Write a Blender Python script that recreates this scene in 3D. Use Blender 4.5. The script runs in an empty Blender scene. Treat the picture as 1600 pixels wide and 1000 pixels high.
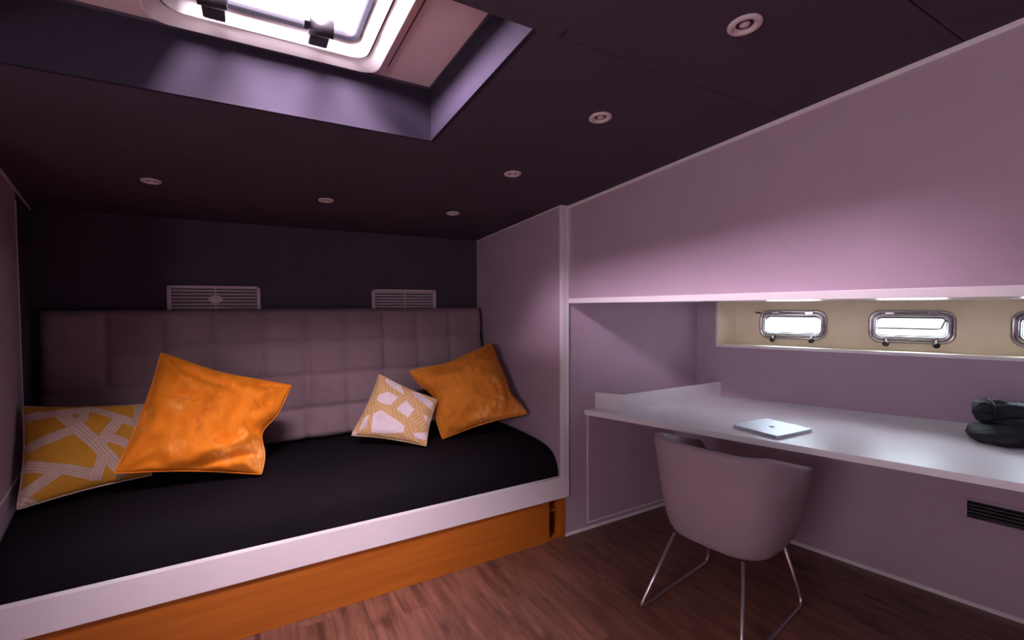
import bpy, bmesh, math, random
from mathutils import Vector, Matrix, noise
random.seed(7)
scene = bpy.context.scene
COL = scene.collection
U = 1.16            # scales scene and camera together, model unit -> metres (coordinates below mostly taken from image pixels, with the lens 1.25 units above the floor)

# ------------------------------------------------------------------ camera
cam_data = bpy.data.cameras.new('camera')
cam_data.sensor_fit = 'HORIZONTAL'; cam_data.sensor_width = 36.0
cam_data.lens = 36.0 * 709.713 / 1600.0
cam_data.clip_start = 0.02
cam = bpy.data.objects.new('camera', cam_data); COL.objects.link(cam)
right = Vector((0.8685925, -0.4954971, -0.0054520))
down = Vector((-0.0195346, -0.0232455, -0.9995389))
fwd = Vector((0.4951419, 0.8682985, -0.0298702))
m = Matrix((right, -down, -fwd)).transposed().to_4x4()
m.translation = Vector((0, 0, 1.25 * U))
cam.matrix_world = m
scene.camera = cam

# ------------------------------------------------------------------ world, light, exposure
vs = scene.view_settings
vs.view_transform = 'Standard'; vs.look = 'None'; vs.gamma = 1.0; vs.use_curve_mapping = False
vs.exposure = 0.0
world = bpy.data.worlds.new('sky'); scene.world = world; world.use_nodes = True
bg = world.node_tree.nodes['Background']
bg.inputs[0].default_value = (0.93, 0.95, 1.0, 1); bg.inputs[1].default_value = 2.0

# hull line (inner lining behind the desk), runs aft and outboard
HP = Vector((2.564, 1.837, 0)); HD = Vector((0.366, -0.9306, 0)); HN = Vector((0.9306, 0.366, 0))
def hull(s, o, z): return HP + HD * s + HN * o + Vector((0, 0, z))

def area_light(name, loc, direction, sx, sy, power, color):
    d = bpy.data.lights.new(name, 'AREA'); d.shape = 'RECTANGLE'; d.size = sx * U; d.size_y = sy * U
    d.energy = power; d.color = color
    o = bpy.data.objects.new(name, d); COL.objects.link(o)
    o.location = Vector(loc) * U
    o.rotation_euler = Vector(direction).to_track_quat('-Z', 'Y').to_euler()
    return o
# daylight outside: overcast sky above the roof hatch, brighter sky low on the port side, plus an added fill lamp behind the viewer
area_light('sky_over_hatch', (-0.12, 0.10, 3.05), (0.08, 0.40, -1), 1.0, 2.6, 1720.0, (1.0, 0.79, 0.92))
area_light('port_sky', (-2.15, 0.85, 2.62), (2.2, 0.2, -0.75), 2.9, 1.4, 4500.0, (1.0, 0.77, 0.95))
area_light('added_port_fill', (-1.42, 0.0, 1.30), (1, 0.25, -0.05), 0.9, 0.5, 32.0, (1.0, 0.82, 0.92))
for k in range(5):
    s = 0.37 + 0.5365 * k
    area_light('porthole_daylight', hull(s, 0.26, 1.17), -HN + Vector((0, 0, -0.25)), 0.40, 0.24, 17.0, (0.76, 0.88, 1.0))

# ------------------------------------------------------------------ materials
def new_mat(name):
    mt = bpy.data.materials.new(name); mt.use_nodes = True
    nt = mt.node_tree
    return mt, nt, nt.nodes['Principled BSDF']
def nd(nt, typ, **kw):
    n = nt.nodes.new(typ)
    for k, v in kw.items(): setattr(n, k, v)
    return n
def coords(nt, scale=(1, 1, 1), space='Object'):
    tc = nd(nt, 'ShaderNodeTexCoord'); mp = nd(nt, 'ShaderNodeMapping')
    mp.inputs['Scale'].default_value = scale
    nt.links.new(tc.outputs[space], mp.inputs['Vector'])
    return mp.outputs['Vector']
def ramp(nt, fac, stops):
    r = nd(nt, 'ShaderNodeValToRGB'); e = r.color_ramp.elements
    while len(e) < len(stops): e.new(0.5)
    for el, (p, c) in zip(e, stops): el.position = p; el.color = (*c, 1)
    nt.links.new(fac, r.inputs[0]); return r.outputs[0]
def ntex(nt, vec, scale, detail=4, rough=0.55):
    n = nd(nt, 'ShaderNodeTexNoise'); n.inputs['Scale'].default_value = scale
    n.inputs['Detail'].default_value = detail; n.inputs['Roughness'].default_value = rough
    nt.links.new(vec, n.inputs['Vector']); return n.outputs['Fac']
def bump(nt, b, height, strength, dist):
    n = nd(nt, 'ShaderNodeBump'); n.inputs['Strength'].default_value = strength; n.inputs['Distance'].default_value = dist
    nt.links.new(height, n.inputs['Height']); nt.links.new(n.outputs[0], b.inputs['Normal'])
def mul(c, k): return tuple(x * k for x in c)

def paint(name, col, rough=0.4, var=0.06, metal=0.0, spec=0.5):
    mt, nt, b = new_mat(name)
    f = ntex(nt, coords(nt), 7.0, 5)
    c = ramp(nt, f, [(0.3, mul(col, 1 - var)), (0.7, mul(col, 1 + var))])
    nt.links.new(c, b.inputs['Base Color'])
    b.inputs['Roughness'].default_value = rough; b.inputs['Metallic'].default_value = metal
    b.inputs['Specular IOR Level'].default_value = spec
    return mt
def fabric(name, col, rough=0.9, weave=420.0, var=0.12, strength=0.25, sheen=0.0, lint=False):
    mt, nt, b = new_mat(name)
    v = coords(nt)
    fine = ntex(nt, v, weave, 2); broad = ntex(nt, v, 3.0, 4)
    mx = nd(nt, 'ShaderNodeMath', operation='ADD'); nt.links.new(fine, mx.inputs[0]); nt.links.new(broad, mx.inputs[1])
    hf = nd(nt, 'ShaderNodeMath', operation='MULTIPLY'); hf.inputs[1].default_value = 0.5; nt.links.new(mx.outputs[0], hf.inputs[0])
    c = ramp(nt, hf.outputs[0], [(0.32, mul(col, 1 - var)), (0.68, mul(col, 1 + var))])
    if lint:      # sparse specks of pale lint caught on the cloth
        vo = nd(nt, 'ShaderNodeTexVoronoi'); vo.inputs['Scale'].default_value = 5.0; nt.links.new(v, vo.inputs['Vector'])
        lt = nd(nt, 'ShaderNodeMath', operation='LESS_THAN'); lt.inputs[1].default_value = 0.024; nt.links.new(vo.outputs['Distance'], lt.inputs[0])
        gt = nd(nt, 'ShaderNodeMath', operation='MULTIPLY'); gt.inputs[1].default_value = 0.55; nt.links.new(lt.outputs[0], gt.inputs[0])
        mc = nd(nt, 'ShaderNodeMix', data_type='RGBA'); nt.links.new(gt.outputs[0], mc.inputs['Factor'])
        nt.links.new(c, mc.inputs[6]); mc.inputs[7].default_value = (0.10, 0.08, 0.10, 1); c = mc.outputs[2]
    nt.links.new(c, b.inputs['Base Color'])
    b.inputs['Roughness'].default_value = rough; b.inputs['Specular IOR Level'].default_value = 0.2
    if sheen: b.inputs['Sheen Weight'].default_value = sheen; b.inputs['Sheen Roughness'].default_value = 0.4
    bump(nt, b, fine, strength, 0.001)
    return mt
def wood(name, light, dark, scale, rough=0.4, tint=0.0, knots=False):
    mt, nt, b = new_mat(name)
    oi = nd(nt, 'ShaderNodeObjectInfo')
    tc = nd(nt, 'ShaderNodeTexCoord')
    off = nd(nt, 'ShaderNodeVectorMath', operation='SCALE'); off.inputs[0].default_value = (13.1, 7.3, 3.7)
    nt.links.new(oi.outputs['Random'], off.inputs['Scale'])
    ad = nd(nt, 'ShaderNodeVectorMath', operation='ADD'); nt.links.new(tc.outputs['Object'], ad.inputs[0]); nt.links.new(off.outputs[0], ad.inputs[1])
    mp = nd(nt, 'ShaderNodeMapping'); mp.inputs['Scale'].default_value = scale; nt.links.new(ad.outputs[0], mp.inputs['Vector'])
    g = ntex(nt, mp.outputs[0], 3.0, 9, 0.62)
    c = ramp(nt, g, [(0.30, dark), (0.50, tuple((a + d) / 2 for a, d in zip(light, dark))), (0.68, light)])
    if knots:
        mp2 = nd(nt, 'ShaderNodeMapping'); mp2.inputs['Scale'].default_value = (7.0, 2.4, 7.0); nt.links.new(ad.outputs[0], mp2.inputs['Vector'])
        k = ntex(nt, mp2.outputs[0], 1.6, 3, 0.5)
        kr = nd(nt, 'ShaderNodeMapRange'); kr.inputs['From Min'].default_value = 0.58; kr.inputs['From Max'].default_value = 0.72
        nt.links.new(k, kr.inputs['Value'])
        mc = nd(nt, 'ShaderNodeMix', data_type='RGBA'); mm = nd(nt, 'ShaderNodeMath', operation='MULTIPLY'); mm.inputs[1].default_value = 0.75
        nt.links.new(kr.outputs[0], mm.inputs[0]); nt.links.new(mm.outputs[0], mc.inputs['Factor'])
        nt.links.new(c, mc.inputs[6]); mc.inputs[7].default_value = (*mul(dark, 0.45), 1); c = mc.outputs[2]
    if tint:
        hs = nd(nt, 'ShaderNodeHueSaturation'); mr = nd(nt, 'ShaderNodeMapRange')
        mr.inputs['To Min'].default_value = 1 - tint; mr.inputs['To Max'].default_value = 1 + tint
        nt.links.new(oi.outputs['Random'], mr.inputs['Value']); nt.links.new(mr.outputs[0], hs.inputs['Value'])
        nt.links.new(c, hs.inputs['Color']); c = hs.outputs[0]
    nt.links.new(c, b.inputs['Base Color']); b.inputs['Roughness'].default_value = rough
    bump(nt, b, g, 0.12, 0.002)
    return mt
def metal(name, col, rough):
    mt, nt, b = new_mat(name)
    f = ntex(nt, coords(nt), 60.0, 3)
    mr = nd(nt, 'ShaderNodeMapRange'); mr.inputs['To Min'].default_value = rough * 0.8; mr.inputs['To Max'].default_value = rough * 1.25
    nt.links.new(f, mr.inputs['Value']); nt.links.new(mr.outputs[0], b.inputs['Roughness'])
    b.inputs['Base Color'].default_value = (*col, 1); b.inputs['Metallic'].default_value = 1.0
    return mt
def glass(name):
    mt = bpy.data.materials.new(name); mt.use_nodes = True; nt = mt.node_tree; nt.nodes.clear()
    out = nd(nt, 'ShaderNodeOutputMaterial'); tr = nd(nt, 'ShaderNodeBsdfTransparent'); gl = nd(nt, 'ShaderNodeBsdfGlossy')
    gl.inputs['Roughness'].default_value = 0.03; tr.inputs['Color'].default_value = (0.97, 0.98, 0.98, 1)
    lw_ = nd(nt, 'ShaderNodeLayerWeight'); lw_.inputs['Blend'].default_value = 0.5     # same from either face of the pane
    pw = nd(nt, 'ShaderNodeMath', operation='POWER'); pw.inputs[1].default_value = 5.0; nt.links.new(lw_.outputs['Facing'], pw.inputs[0])
    fr = nd(nt, 'ShaderNodeMath', operation='MULTIPLY_ADD'); fr.inputs[1].default_value = 0.9; fr.inputs[2].default_value = 0.03; nt.links.new(pw.outputs[0], fr.inputs[0])
    mx = nd(nt, 'ShaderNodeMixShader'); nt.links.new(fr.outputs[0], mx.inputs[0]); nt.links.new(tr.outputs[0], mx.inputs[1]); nt.links.new(gl.outputs[0], mx.inputs[2])
    nt.links.new(mx.outputs[0], out.inputs['Surface'])
    return mt
def velvet(name, deep, mid, pale, sc=1.0):
    mt, nt, b = new_mat(name)
    v = coords(nt, (1.0, 1.0, 0.55))
    f = ntex(nt, v, 6.5 * sc, 6, 0.6); f2 = ntex(nt, v, 38.0, 4, 0.7)
    a = nd(nt, 'ShaderNodeMath', operation='MULTIPLY_ADD'); a.inputs[1].default_value = 0.35
    nt.links.new(f2, a.inputs[0]); nt.links.new(f, a.inputs[2])
    c = ramp(nt, a.outputs[0], [(0.44, deep), (0.62, mid), (0.74, mid), (0.88, pale)])
    nt.links.new(c, b.inputs['Base Color'])
    b.inputs['Roughness'].default_value = 0.75; b.inputs['Specular IOR Level'].default_value = 0.25
    b.inputs['Sheen Weight'].default_value = 0.55; b.inputs['Sheen Roughness'].default_value = 0.30
    b.inputs['Sheen Tint'].default_value = (1.0, 0.62, 0.30, 1)
    bump(nt, b, f2, 0.35, 0.003)
    return mt
def printed(name):       # cloth whose two-colour print is stored on the mesh
    mt, nt, b = new_mat(name)
    at = nd(nt, 'ShaderNodeVertexColor', layer_name='print')
    nt.links.new(at.outputs['Color'], b.inputs['Base Color'])
    b.inputs['Roughness'].default_value = 0.85; b.inputs['Specular IOR Level'].default_value = 0.2
    bump(nt, b, ntex(nt, coords(nt), 300.0, 2), 0.25, 0.001)
    return mt

M = {}
M['navy'] = fabric('dark_headliner_cloth', (0.070, 0.053, 0.080), 0.85, var=0.12, lint=True)
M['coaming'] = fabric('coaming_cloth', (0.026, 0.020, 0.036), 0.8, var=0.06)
M['wall'] = fabric('lilac_wall_cloth', (0.43, 0.315, 0.392), 0.8, weave=300, var=0.07, strength=0.3)
M['white'] = paint('white_lacquer', (0.74, 0.69, 0.71), 0.35, 0.02)
M['desk'] = paint('white_desk_laminate', (0.70, 0.68, 0.705), 0.33, 0.02)
M['gloss'] = paint('white_gloss_board', (0.78, 0.76, 0.76), 0.16, 0.02)
M['cream'] = paint('cream_lining', (0.90, 0.78, 0.57), 0.5, 0.05)
M['board'] = paint('hatch_board', (0.84, 0.66, 0.67), 0.5, 0.03)
M['hatchframe'] = paint('hatch_frame_white', (0.84, 0.80, 0.80), 0.35, 0.04)
M['alu'] = metal('satin_aluminium', (0.56, 0.58, 0.63), 0.50)
M['chrome'] = metal('polished_steel', (0.50, 0.49, 0.51), 0.14)
M['leg'] = metal('brushed_steel_leg', (0.62, 0.58, 0.58), 0.30)
M['black'] = paint('black_plastic', (0.018, 0.016, 0.020), 0.4, 0.1)
M['dark'] = paint('dark_void', (0.012, 0.010, 0.011), 0.8, 0.1)
M['rubber'] = paint('black_gasket', (0.02, 0.02, 0.03), 0.6, 0.1)
M['glass'] = glass('window_glass')
M['veneer'] = wood('orange_wood_veneer', (0.44, 0.130, 0.013), (0.33, 0.090, 0.008), (0.6, 5.0, 9.0), 0.38)
M['plank'] = wood('brown_floor_plank', (0.215, 0.090, 0.060), (0.066, 0.025, 0.016), (9.0, 0.9, 9.0), 0.38, tint=0.05, knots=True)
M['sub'] = paint('floor_joint', (0.07, 0.035, 0.025), 0.8, 0.1)
M['sheet'] = fabric('black_navy_sheet', (0.0070, 0.0048, 0.0080), 0.85, weave=500, var=0.15)
M['sheet'].node_tree.nodes['Principled BSDF'].inputs['Specular IOR Level'].default_value = 0.10
M['backrest'] = fabric('mauve_grey_upholstery', (0.29, 0.20, 0.222), 0.9, weave=350, var=0.10, strength=0.4, sheen=0.15)
M['chair'] = fabric('grey_tweed', (0.33, 0.245, 0.285), 0.95, weave=260, var=0.12, strength=0.5)
M['velvet'] = velvet('orange_velvet', (0.56, 0.125, 0.004), (0.80, 0.225, 0.008), (0.92, 0.42, 0.12))
M['velvet2'] = velvet('burnt_orange_plush', (0.42, 0.125, 0.010), (0.58, 0.185, 0.016), (0.72, 0.31, 0.08), 0.7)
M['print'] = printed('printed_cushion_cloth')
M['lamp_ring'] = paint('lamp_ring_enamel', (0.62, 0.54, 0.54), 0.35, 0.03)
M['lens'] = paint('lamp_reflector', (0.62, 0.52, 0.52), 0.4, 0.05)
M['jacket'] = fabric('black_jacket_cloth', (0.010, 0.010, 0.014), 0.62, weave=200, var=0.2)
M['jacket'].node_tree.nodes['Principled BSDF'].inputs['Specular IOR Level'].default_value = 0.35
M['vent'] = paint('vent_plastic', (0.60, 0.50, 0.54), 0.45, 0.03)
M['ventback'] = paint('vent_inside', (0.10, 0.09, 0.095), 0.8, 0.1)

# ------------------------------------------------------------------ mesh helpers
ORG = {}
def root(name, loc, label=None, cat=None, group=None, kind=None, rot=None, local=False):
    o = bpy.data.objects.new(name, None); COL.objects.link(o)
    o.empty_display_size = 0.1
    o.location = Vector(loc) * U
    if rot: o.rotation_euler = rot
    ORG[o] = Vector((0, 0, 0)) if local else Vector(loc)
    tag(o, label, cat, group, kind); return o
def tag(o, label=None, cat=None, group=None, kind=None):
    if label: o['label'] = label
    if cat: o['category'] = cat
    if group: o['group'] = group
    if kind: o['kind'] = kind
    return o
def link(name, verts, faces, mat, parent=None, smooth=False, origin=None):
    vs_ = [Vector(v) for v in verts]
    if parent is not None: org = ORG[parent]
    elif origin is not None: org = Vector(origin)
    else:
        lo = Vector([min(v[i] for v in vs_) for i in range(3)]); hi = Vector([max(v[i] for v in vs_) for i in range(3)])
        org = Vector(((lo.x + hi.x) / 2, (lo.y + hi.y) / 2, lo.z))
    me = bpy.data.meshes.new(name)
    me.from_pydata([(v - org) * U for v in vs_], [], faces)
    me.materials.append(M[mat]); 
    bm = bmesh.new(); bm.from_mesh(me); bmesh.ops.recalc_face_normals(bm, faces=bm.faces); bm.to_mesh(me); bm.free()
    if smooth: me.polygons.foreach_set('use_smooth', [True] * len(me.polygons))
    o = bpy.data.objects.new(name, me); COL.objects.link(o)
    ORG[o] = org
    if parent is not None: o.parent = parent
    else: o.location = org * U
    return o
class B:
    def __init__(s): s.v = []; s.f = []
    def add(s, vs_, fs):
        n = len(s.v); s.v += [tuple(v) for v in vs_]; s.f += [tuple(i + n for i in f) for f in fs]; return s
    def bm(s, bm_):
        bm_.verts.ensure_lookup_table(); bm_.verts.index_update()
        s.add([v.co[:] for v in bm_.verts], [[v.index for v in f.verts] for f in bm_.faces]); bm_.free(); return s
    def prism(s, poly, axis, a, b, bevel=0.0):
        # poly: 2D points; axis 'z' -> (x,y), 'y' -> (x,z), 'x' -> (y,z)
        def P(p, t):
            return {'z': (p[0], p[1], t), 'y': (p[0], t, p[1]), 'x': (t, p[0], p[1])}[axis]
        bm_ = bmesh.new(); n = len(poly)
        lo = [bm_.verts.new(P(p, a)) for p in poly]; hi = [bm_.verts.new(P(p, b)) for p in poly]
        bm_.faces.new(lo[::-1]); bm_.faces.new(hi)
        for i in range(n): bm_.faces.new((lo[i], lo[(i + 1) % n], hi[(i + 1) % n], hi[i]))
        if bevel: bmesh.ops.bevel(bm_, geom=bm_.edges[:], offset=bevel, segments=2, affect='EDGES', profile=0.7)
        return s.bm(bm_)
    def box(s, x0, x1, y0, y1, z0, z1, bevel=0.0):
        return s.prism([(x0, y0), (x1, y0), (x1, y1), (x0, y1)], 'z', z0, z1, bevel)
    def frame(s, org, ax, ay, az, x0, x1, y0, y1, z0, z1, bevel=0.0):   # box in a local frame
        b = B().box(x0, x1, y0, y1, z0, z1, bevel)
        org, ax, ay, az = Vector(org), Vector(ax), Vector(ay), Vector(az)
        return s.add([org + ax * v[0] + ay * v[1] + az * v[2] for v in b.v], b.f)
    def tube(s, path, r, n=10, closed=False, caps=True):
        path = [Vector(p) for p in path]; m_ = len(path); rings = []
        up = None
        for i, p in enumerate(path):
            if closed: t = path[(i + 1) % m_] - path[i - 1]
            else: t = path[min(i + 1, m_ - 1)] - path[max(i - 1, 0)]
            t.normalize()
            if up is None: up = Vector((0, 0, 1)) if abs(t.z) < 0.9 else Vector((1, 0, 0))
            a = t.cross(up).normalized(); b_ = a.cross(t).normalized(); up = b_
            rr = r[i] if isinstance(r, (list, tuple)) else r
            rings.append([p + (a * math.cos(2 * math.pi * k / n) + b_ * math.sin(2 * math.pi * k / n)) * rr for k in range(n)])
        vs_ = [v for rg in rings for v in rg]; fs = []
        for i in range(m_ if closed else m_ - 1):
            j = (i + 1) % m_
            for k in range(n): fs.append((i * n + k, i * n + (k + 1) % n, j * n + (k + 1) % n, j * n + k))
        if caps and not closed: fs += [tuple(range(n))[::-1], tuple((m_ - 1) * n + k for k in range(n))]
        return s.add(vs_, fs)
    def lathe(s, prof, n=32, org=(0, 0, 0)):     # profile (r, z) about z
        o = Vector(org); vs_ = []; fs = []
        for r, z in prof:
            for k in range(n): vs_.append(o + Vector((r * math.cos(2 * math.pi * k / n), r * math.sin(2 * math.pi * k / n), z)))
        for i in range(len(prof) - 1):
            for k in range(n): fs.append((i * n + k, i * n + (k + 1) % n, (i + 1) * n + (k + 1) % n, (i + 1) * n + k))
        return s.add(vs_, fs)
    def out(s, name, mat, parent=None, smooth=False, origin=None):
        return link(name, s.v, s.f, mat, parent, smooth, origin)
def auto_smooth(o, ang=40):
    me = o.data
    me.polygons.foreach_set('use_smooth', [True] * len(me.polygons))
    bm = bmesh.new(); bm.from_mesh(me)
    for e in bm.edges:
        if len(e.link_faces) == 2 and e.calc_face_angle(0) > math.radians(ang): e.smooth = False
    bm.to_mesh(me); bm.free(); return o
def copy_tree(o, parent=None):
    c = o.copy(); COL.objects.link(c); c.parent = parent
    for ch in list(o.children): copy_tree(ch, c)
    return c
def rrect(w, h, r, n=7):     # rounded rectangle outline, centred
    pts = []
    for cx, cy, a0 in ((w / 2 - r, h / 2 - r, 0), (-w / 2 + r, h / 2 - r, 90), (-w / 2 + r, -h / 2 + r, 180), (w / 2 - r, -h / 2 + r, 270)):
        for k in range(n): a = math.radians(a0 + 90 * k / (n - 1)); pts.append((cx + r * math.cos(a), cy + r * math.sin(a)))
    return pts
def ring_loft(loops):        # closed loft through loops (each a list of 3D points), last joins first
    n = len(loops[0]); vs_ = [p for l in loops for p in l]; fs = []; m_ = len(loops)
    for i in range(m_):
        j = (i + 1) % m_
        for k in range(n): fs.append((i * n + k, i * n + (k + 1) % n, j * n + (k + 1) % n, j * n + k))
    return vs_, fs

# ------------------------------------------------------------------ ceiling plane
def zc(y): return 1.889 - 0.054 * y
def struct(o): o['kind'] = 'structure'; return o

YB, YE, YF = 3.0, 1.971, -1.25
XW, XP = 1.473, 1.422
def xl(y): return -0.9 - 0.185 * (y - 2.962)

# floor ------------------------------------------------------------
fl = struct(B().box(-1.35, 3.9, YF - 0.05, 2.0, -0.06, -0.012).out('floor', 'sub'))
tag(fl, 'brown laminate plank floor')
PW = 0.128; PLEN = 1.08
def plank_mesh(L):
    return B().box(-PW / 2 + 0.0003, PW / 2 - 0.0003, 0, L - 0.0006, -0.012, 0, 0.0007)
pm = {}
ncol = int(4.0 / PW) + 1
for c in range(ncol):
    x = -1.28 + PW * (c + 0.5); 
    if x > 2.72 + 0.25: break
    y = 1.995 - ((c * 0.37) % 1.0) * PLEN
    first = 1.995 - y
    segs = []
    if first > 0.03: segs.append((y, first))
    while y > YF + 0.001:
        L = min(PLEN, y - YF); y -= L
        if L > 0.03: segs.append((y, L))
    for (yy, L) in segs:
        key = round(L, 3)
        if key not in pm:
            o = plank_mesh(L).out('plank', 'plank', fl, origin=None)
            # rebuild in its own frame so that alike planks share it
            me = o.data
            for v in me.vertices: v.co += ORG[fl] * U
            pm[key] = me
        else:
            o = bpy.data.objects.new('plank', pm[key]); COL.objects.link(o); o.parent = fl
        o.location = (Vector((x, yy, 0)) - ORG[fl]) * U

# ceiling: backing, panels, coaming, board --------------------------
OX0, OX1, OY0, OY1 = -0.62, 0.533, 0.832, 1.478
ZB = 1.982
def slab(b, poly, t0, t1):   # slab parallel to the sloping ceiling, poly in (x,y)
    n = len(poly)
    lo = [(p[0], p[1], zc(p[1]) + t0) for p in poly]; hi = [(p[0], p[1], zc(p[1]) + t1) for p in poly]
    return b.add(lo + hi, [tuple(range(n))[::-1], tuple(range(n, 2 * n))] + [(i, (i + 1) % n, n + (i + 1) % n, n + i) for i in range(n)])
def rect(x0, x1, y0, y1): return [(x0, y0), (x1, y0), (x1, y1), (x0, y1)]
cb = B()
for r in ((-1.35, 1.60, YF - 0.05, OY0 - 0.012), (-1.35, 1.60, OY1 + 0.012, 3.06), (-1.35, OX0 - 0.012, OY0 - 0.012, OY1 + 0.012), (OX1 + 0.012, 1.60, OY0 - 0.012, OY1 + 0.012)):
    slab(cb, rect(*r), 0.008, 0.05)
ceil = struct(cb.out('ceiling', 'dark')); tag(ceil, 'dark cloth-covered sloping ceiling')
G = 0.0016
XC = XW + 0.0
for poly in (rect(-1.34, XC, 1.93 + G, 3.005),
             [(-1.34, OY0 + G), (OX0, OY0 + G), (OX0, OY1), (OX1, OY1), (OX1, OY0 + G), (XC, OY0 + G), (XC, 1.93 - G), (-1.34, 1.93 - G)],
             rect(-1.34, XC, 0.416 + G, OY0 - G), rect(-1.34, XC, -0.30 + G, 0.416 - G), rect(-1.34, XC, YF, -0.30 - G)):
    b = slab(B(), poly, 0, 0.0085); b.out('panel', 'navy', ceil)
def wallquad(b, p, q, z0p, z0q, z1, t):   # upright sheet from p to q, bottom follows z0
    p, q = Vector((*p, 0)), Vector((*q, 0)); d = (q - p).normalized(); nn = Vector((d.y, -d.x, 0)) * t
    v = []
    for o in (nn * -0.15, nn):
        v += [p + o + Vector((0, 0, z0p)), q + o + Vector((0, 0, z0q)), q + o + Vector((0, 0, z1)), p + o + Vector((0, 0, z1))]
    return b.add(v, [(0, 1, 2, 3), (7, 6, 5, 4), (0, 4, 5, 1), (1, 5, 6, 2), (2, 6, 7, 3), (3, 7, 4, 0)])
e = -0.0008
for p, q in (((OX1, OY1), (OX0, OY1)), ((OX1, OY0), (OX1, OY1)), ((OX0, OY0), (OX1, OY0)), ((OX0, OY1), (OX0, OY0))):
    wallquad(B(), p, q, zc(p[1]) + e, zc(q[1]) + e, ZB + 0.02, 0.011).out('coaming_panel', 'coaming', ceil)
b = B(); slab(b, rect(OX0 - 0.05, OX1 + 0.06, OY0 - 0.036, OY0 - 0.0005), -0.004, -0.0002); b.out('opening_lip', 'navy', ceil)
# board with hatch hole
HX0, HX1, HY0, HY1 = -0.215, 0.345, 0.875, 1.440
hx, hy = (HX0 + HX1) / 2, (HY0 + HY1) / 2
bb = B()
IX0, IX1, IY0, IY1 = HX0 + 0.045, HX1 - 0.045, HY0 + 0.045, HY1 - 0.045
for r in ((OX0 - 0.02, OX1 + 0.02, OY0 - 0.02, IY0), (OX0 - 0.02, OX1 + 0.02, IY1, OY1 + 0.02), (OX0 - 0.02, IX0, IY0, IY1), (IX1, OX1 + 0.02, IY0, IY1)):
    bb.box(r[0], r[1], r[2], r[3], ZB, ZB + 0.03)
bb.out('hatch_board', 'board', ceil)
B().box(0.3705, 0.3735, OY0, 1.405, ZB - 0.0012, ZB + 0.001).out('board_seam', 'sub', ceil)
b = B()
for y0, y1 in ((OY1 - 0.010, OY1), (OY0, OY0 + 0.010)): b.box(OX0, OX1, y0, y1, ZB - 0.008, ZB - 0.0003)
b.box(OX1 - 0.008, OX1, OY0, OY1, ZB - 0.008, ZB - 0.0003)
b.out('painted_shadow_gap', 'navy', ceil)  # dark strips stand in for the shadow between coaming and board

# hatch window ------------------------------------------------------
w1 = root('window_1', (hx, hy, ZB), 'white-framed square roof hatch with two black latches', kind='structure')
HW, HH = HX1 - HX0, HY1 - HY0
def cone_ring(name, mat, i0, r0, z0, i1, r1, z1, zt):      # ring whose under face slopes from inset i0 at z0 up to inset i1 at z1
    def L(i, r, z): return [Vector((hx + x, hy + y, z)) for x, y in rrect(HW - 2 * i, HH - 2 * i, r)]
    so = 0.0025
    v, f = ring_loft([L(i0, r0, zt), L(i0, r0, z0 + so), L(i0 + so, r0 - so, z0), L(i1 - so, r1 + so, z1), L(i1, r1, z1 + so), L(i1, r1, zt)])
    return auto_smooth(link(name, v, f, mat, w1), 50)
cone_ring('outer_frame', 'hatchframe', 0.0, 0.050, ZB - 0.020, 0.036, 0.046, ZB - 0.004, ZB + 0.010)
cone_ring('frame_joint', 'sub', 0.0362, 0.046, ZB - 0.001, 0.0395, 0.043, ZB - 0.001, ZB + 0.010)
cone_ring('inner_frame', 'hatchframe', 0.0397, 0.043, ZB - 0.003, 0.068, 0.034, ZB + 0.026, ZB + 0.060)
cone_ring('gasket', 'rubber', 0.0682, 0.034, ZB + 0.024, 0.080, 0.026, ZB + 0.030, ZB + 0.060)
pg = rrect(HW - 0.161, HH - 0.161, 0.026)
B().prism([(hx + x, hy + y) for x, y in pg], 'z', ZB + 0.040, ZB + 0.048).out('pane', 'glass', w1)
for lx in (-0.068, 0.166):       # latches on the aft rim
    lt = B().box(lx - 0.024, lx + 0.024, 1.296, 1.348, ZB - 0.026, ZB + 0.008, 0.006).out('latch', 'black', w1)
    B().tube([(lx - 0.029, 1.268, ZB - 0.018), (lx + 0.029, 1.262, ZB - 0.018)], 0.021, 14).out('latch_roller', 'black', lt, True)
    B().box(lx - 0.042, lx - 0.029, 1.232, 1.268, ZB - 0.030, ZB - 0.010, 0.003).out('latch_tab', 'black', lt)
    B().box(lx - 0.020, lx + 0.020, 1.345, 1.368, ZB - 0.008, ZB + 0.008, 0.002).out('latch_plate', 'black', lt)

# walls -------------------------------------------------------------
def sloped_wall_x(name, x0, x1, y0, y1, z0, mat, dz=0.009):       # wall in a plane x=const, top follows the ceiling
    b = B(); b.prism([(y0, z0), (y1, z0), (y1, zc(y1) + dz), (y0, zc(y0) + dz)], 'x', x0, x1)
    return struct(b.out(name, mat))
wb = struct(B().box(-1.1, 1.6, YB, YB + 0.05, -0.02, zc(YB) + 0.03).out('wall_back', 'navy')); tag(wb, 'dark cloth wall behind the berth')
wr = sloped_wall_x('wall_right', XP, XP + 0.045, YE + 0.002, YB + 0.01, -0.02, 'wall'); tag(wr, 'lilac cloth panel at the end of the berth')
def ceil_strip(name, x, y0, y1, h, t, mat, parent):
    b = B(); b.prism([(y0, zc(y0) - h), (y1, zc(y1) - h), (y1, zc(y1) - 0.0002), (y0, zc(y0) - 0.0002)], 'x', x - t, x + 0.003); return b.out(name, mat, parent)
ceil_strip('top_bead', XP, YE + 0.006, YB, 0.006, 0.004, 'white', wr)
B().box(XP - 0.003, XP + 0.002, YB - 0.010, YB - 0.0005, 0.3, zc(YB) - 0.001).out('corner_bead', 'wall', wr)
wu = sloped_wall_x('wall_right_upper', XW, XW + 0.04, YF, YE - 0.001, 1.2905, 'wall'); tag(wu, 'pinkish lilac cloth wall above the desk shelf')
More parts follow.
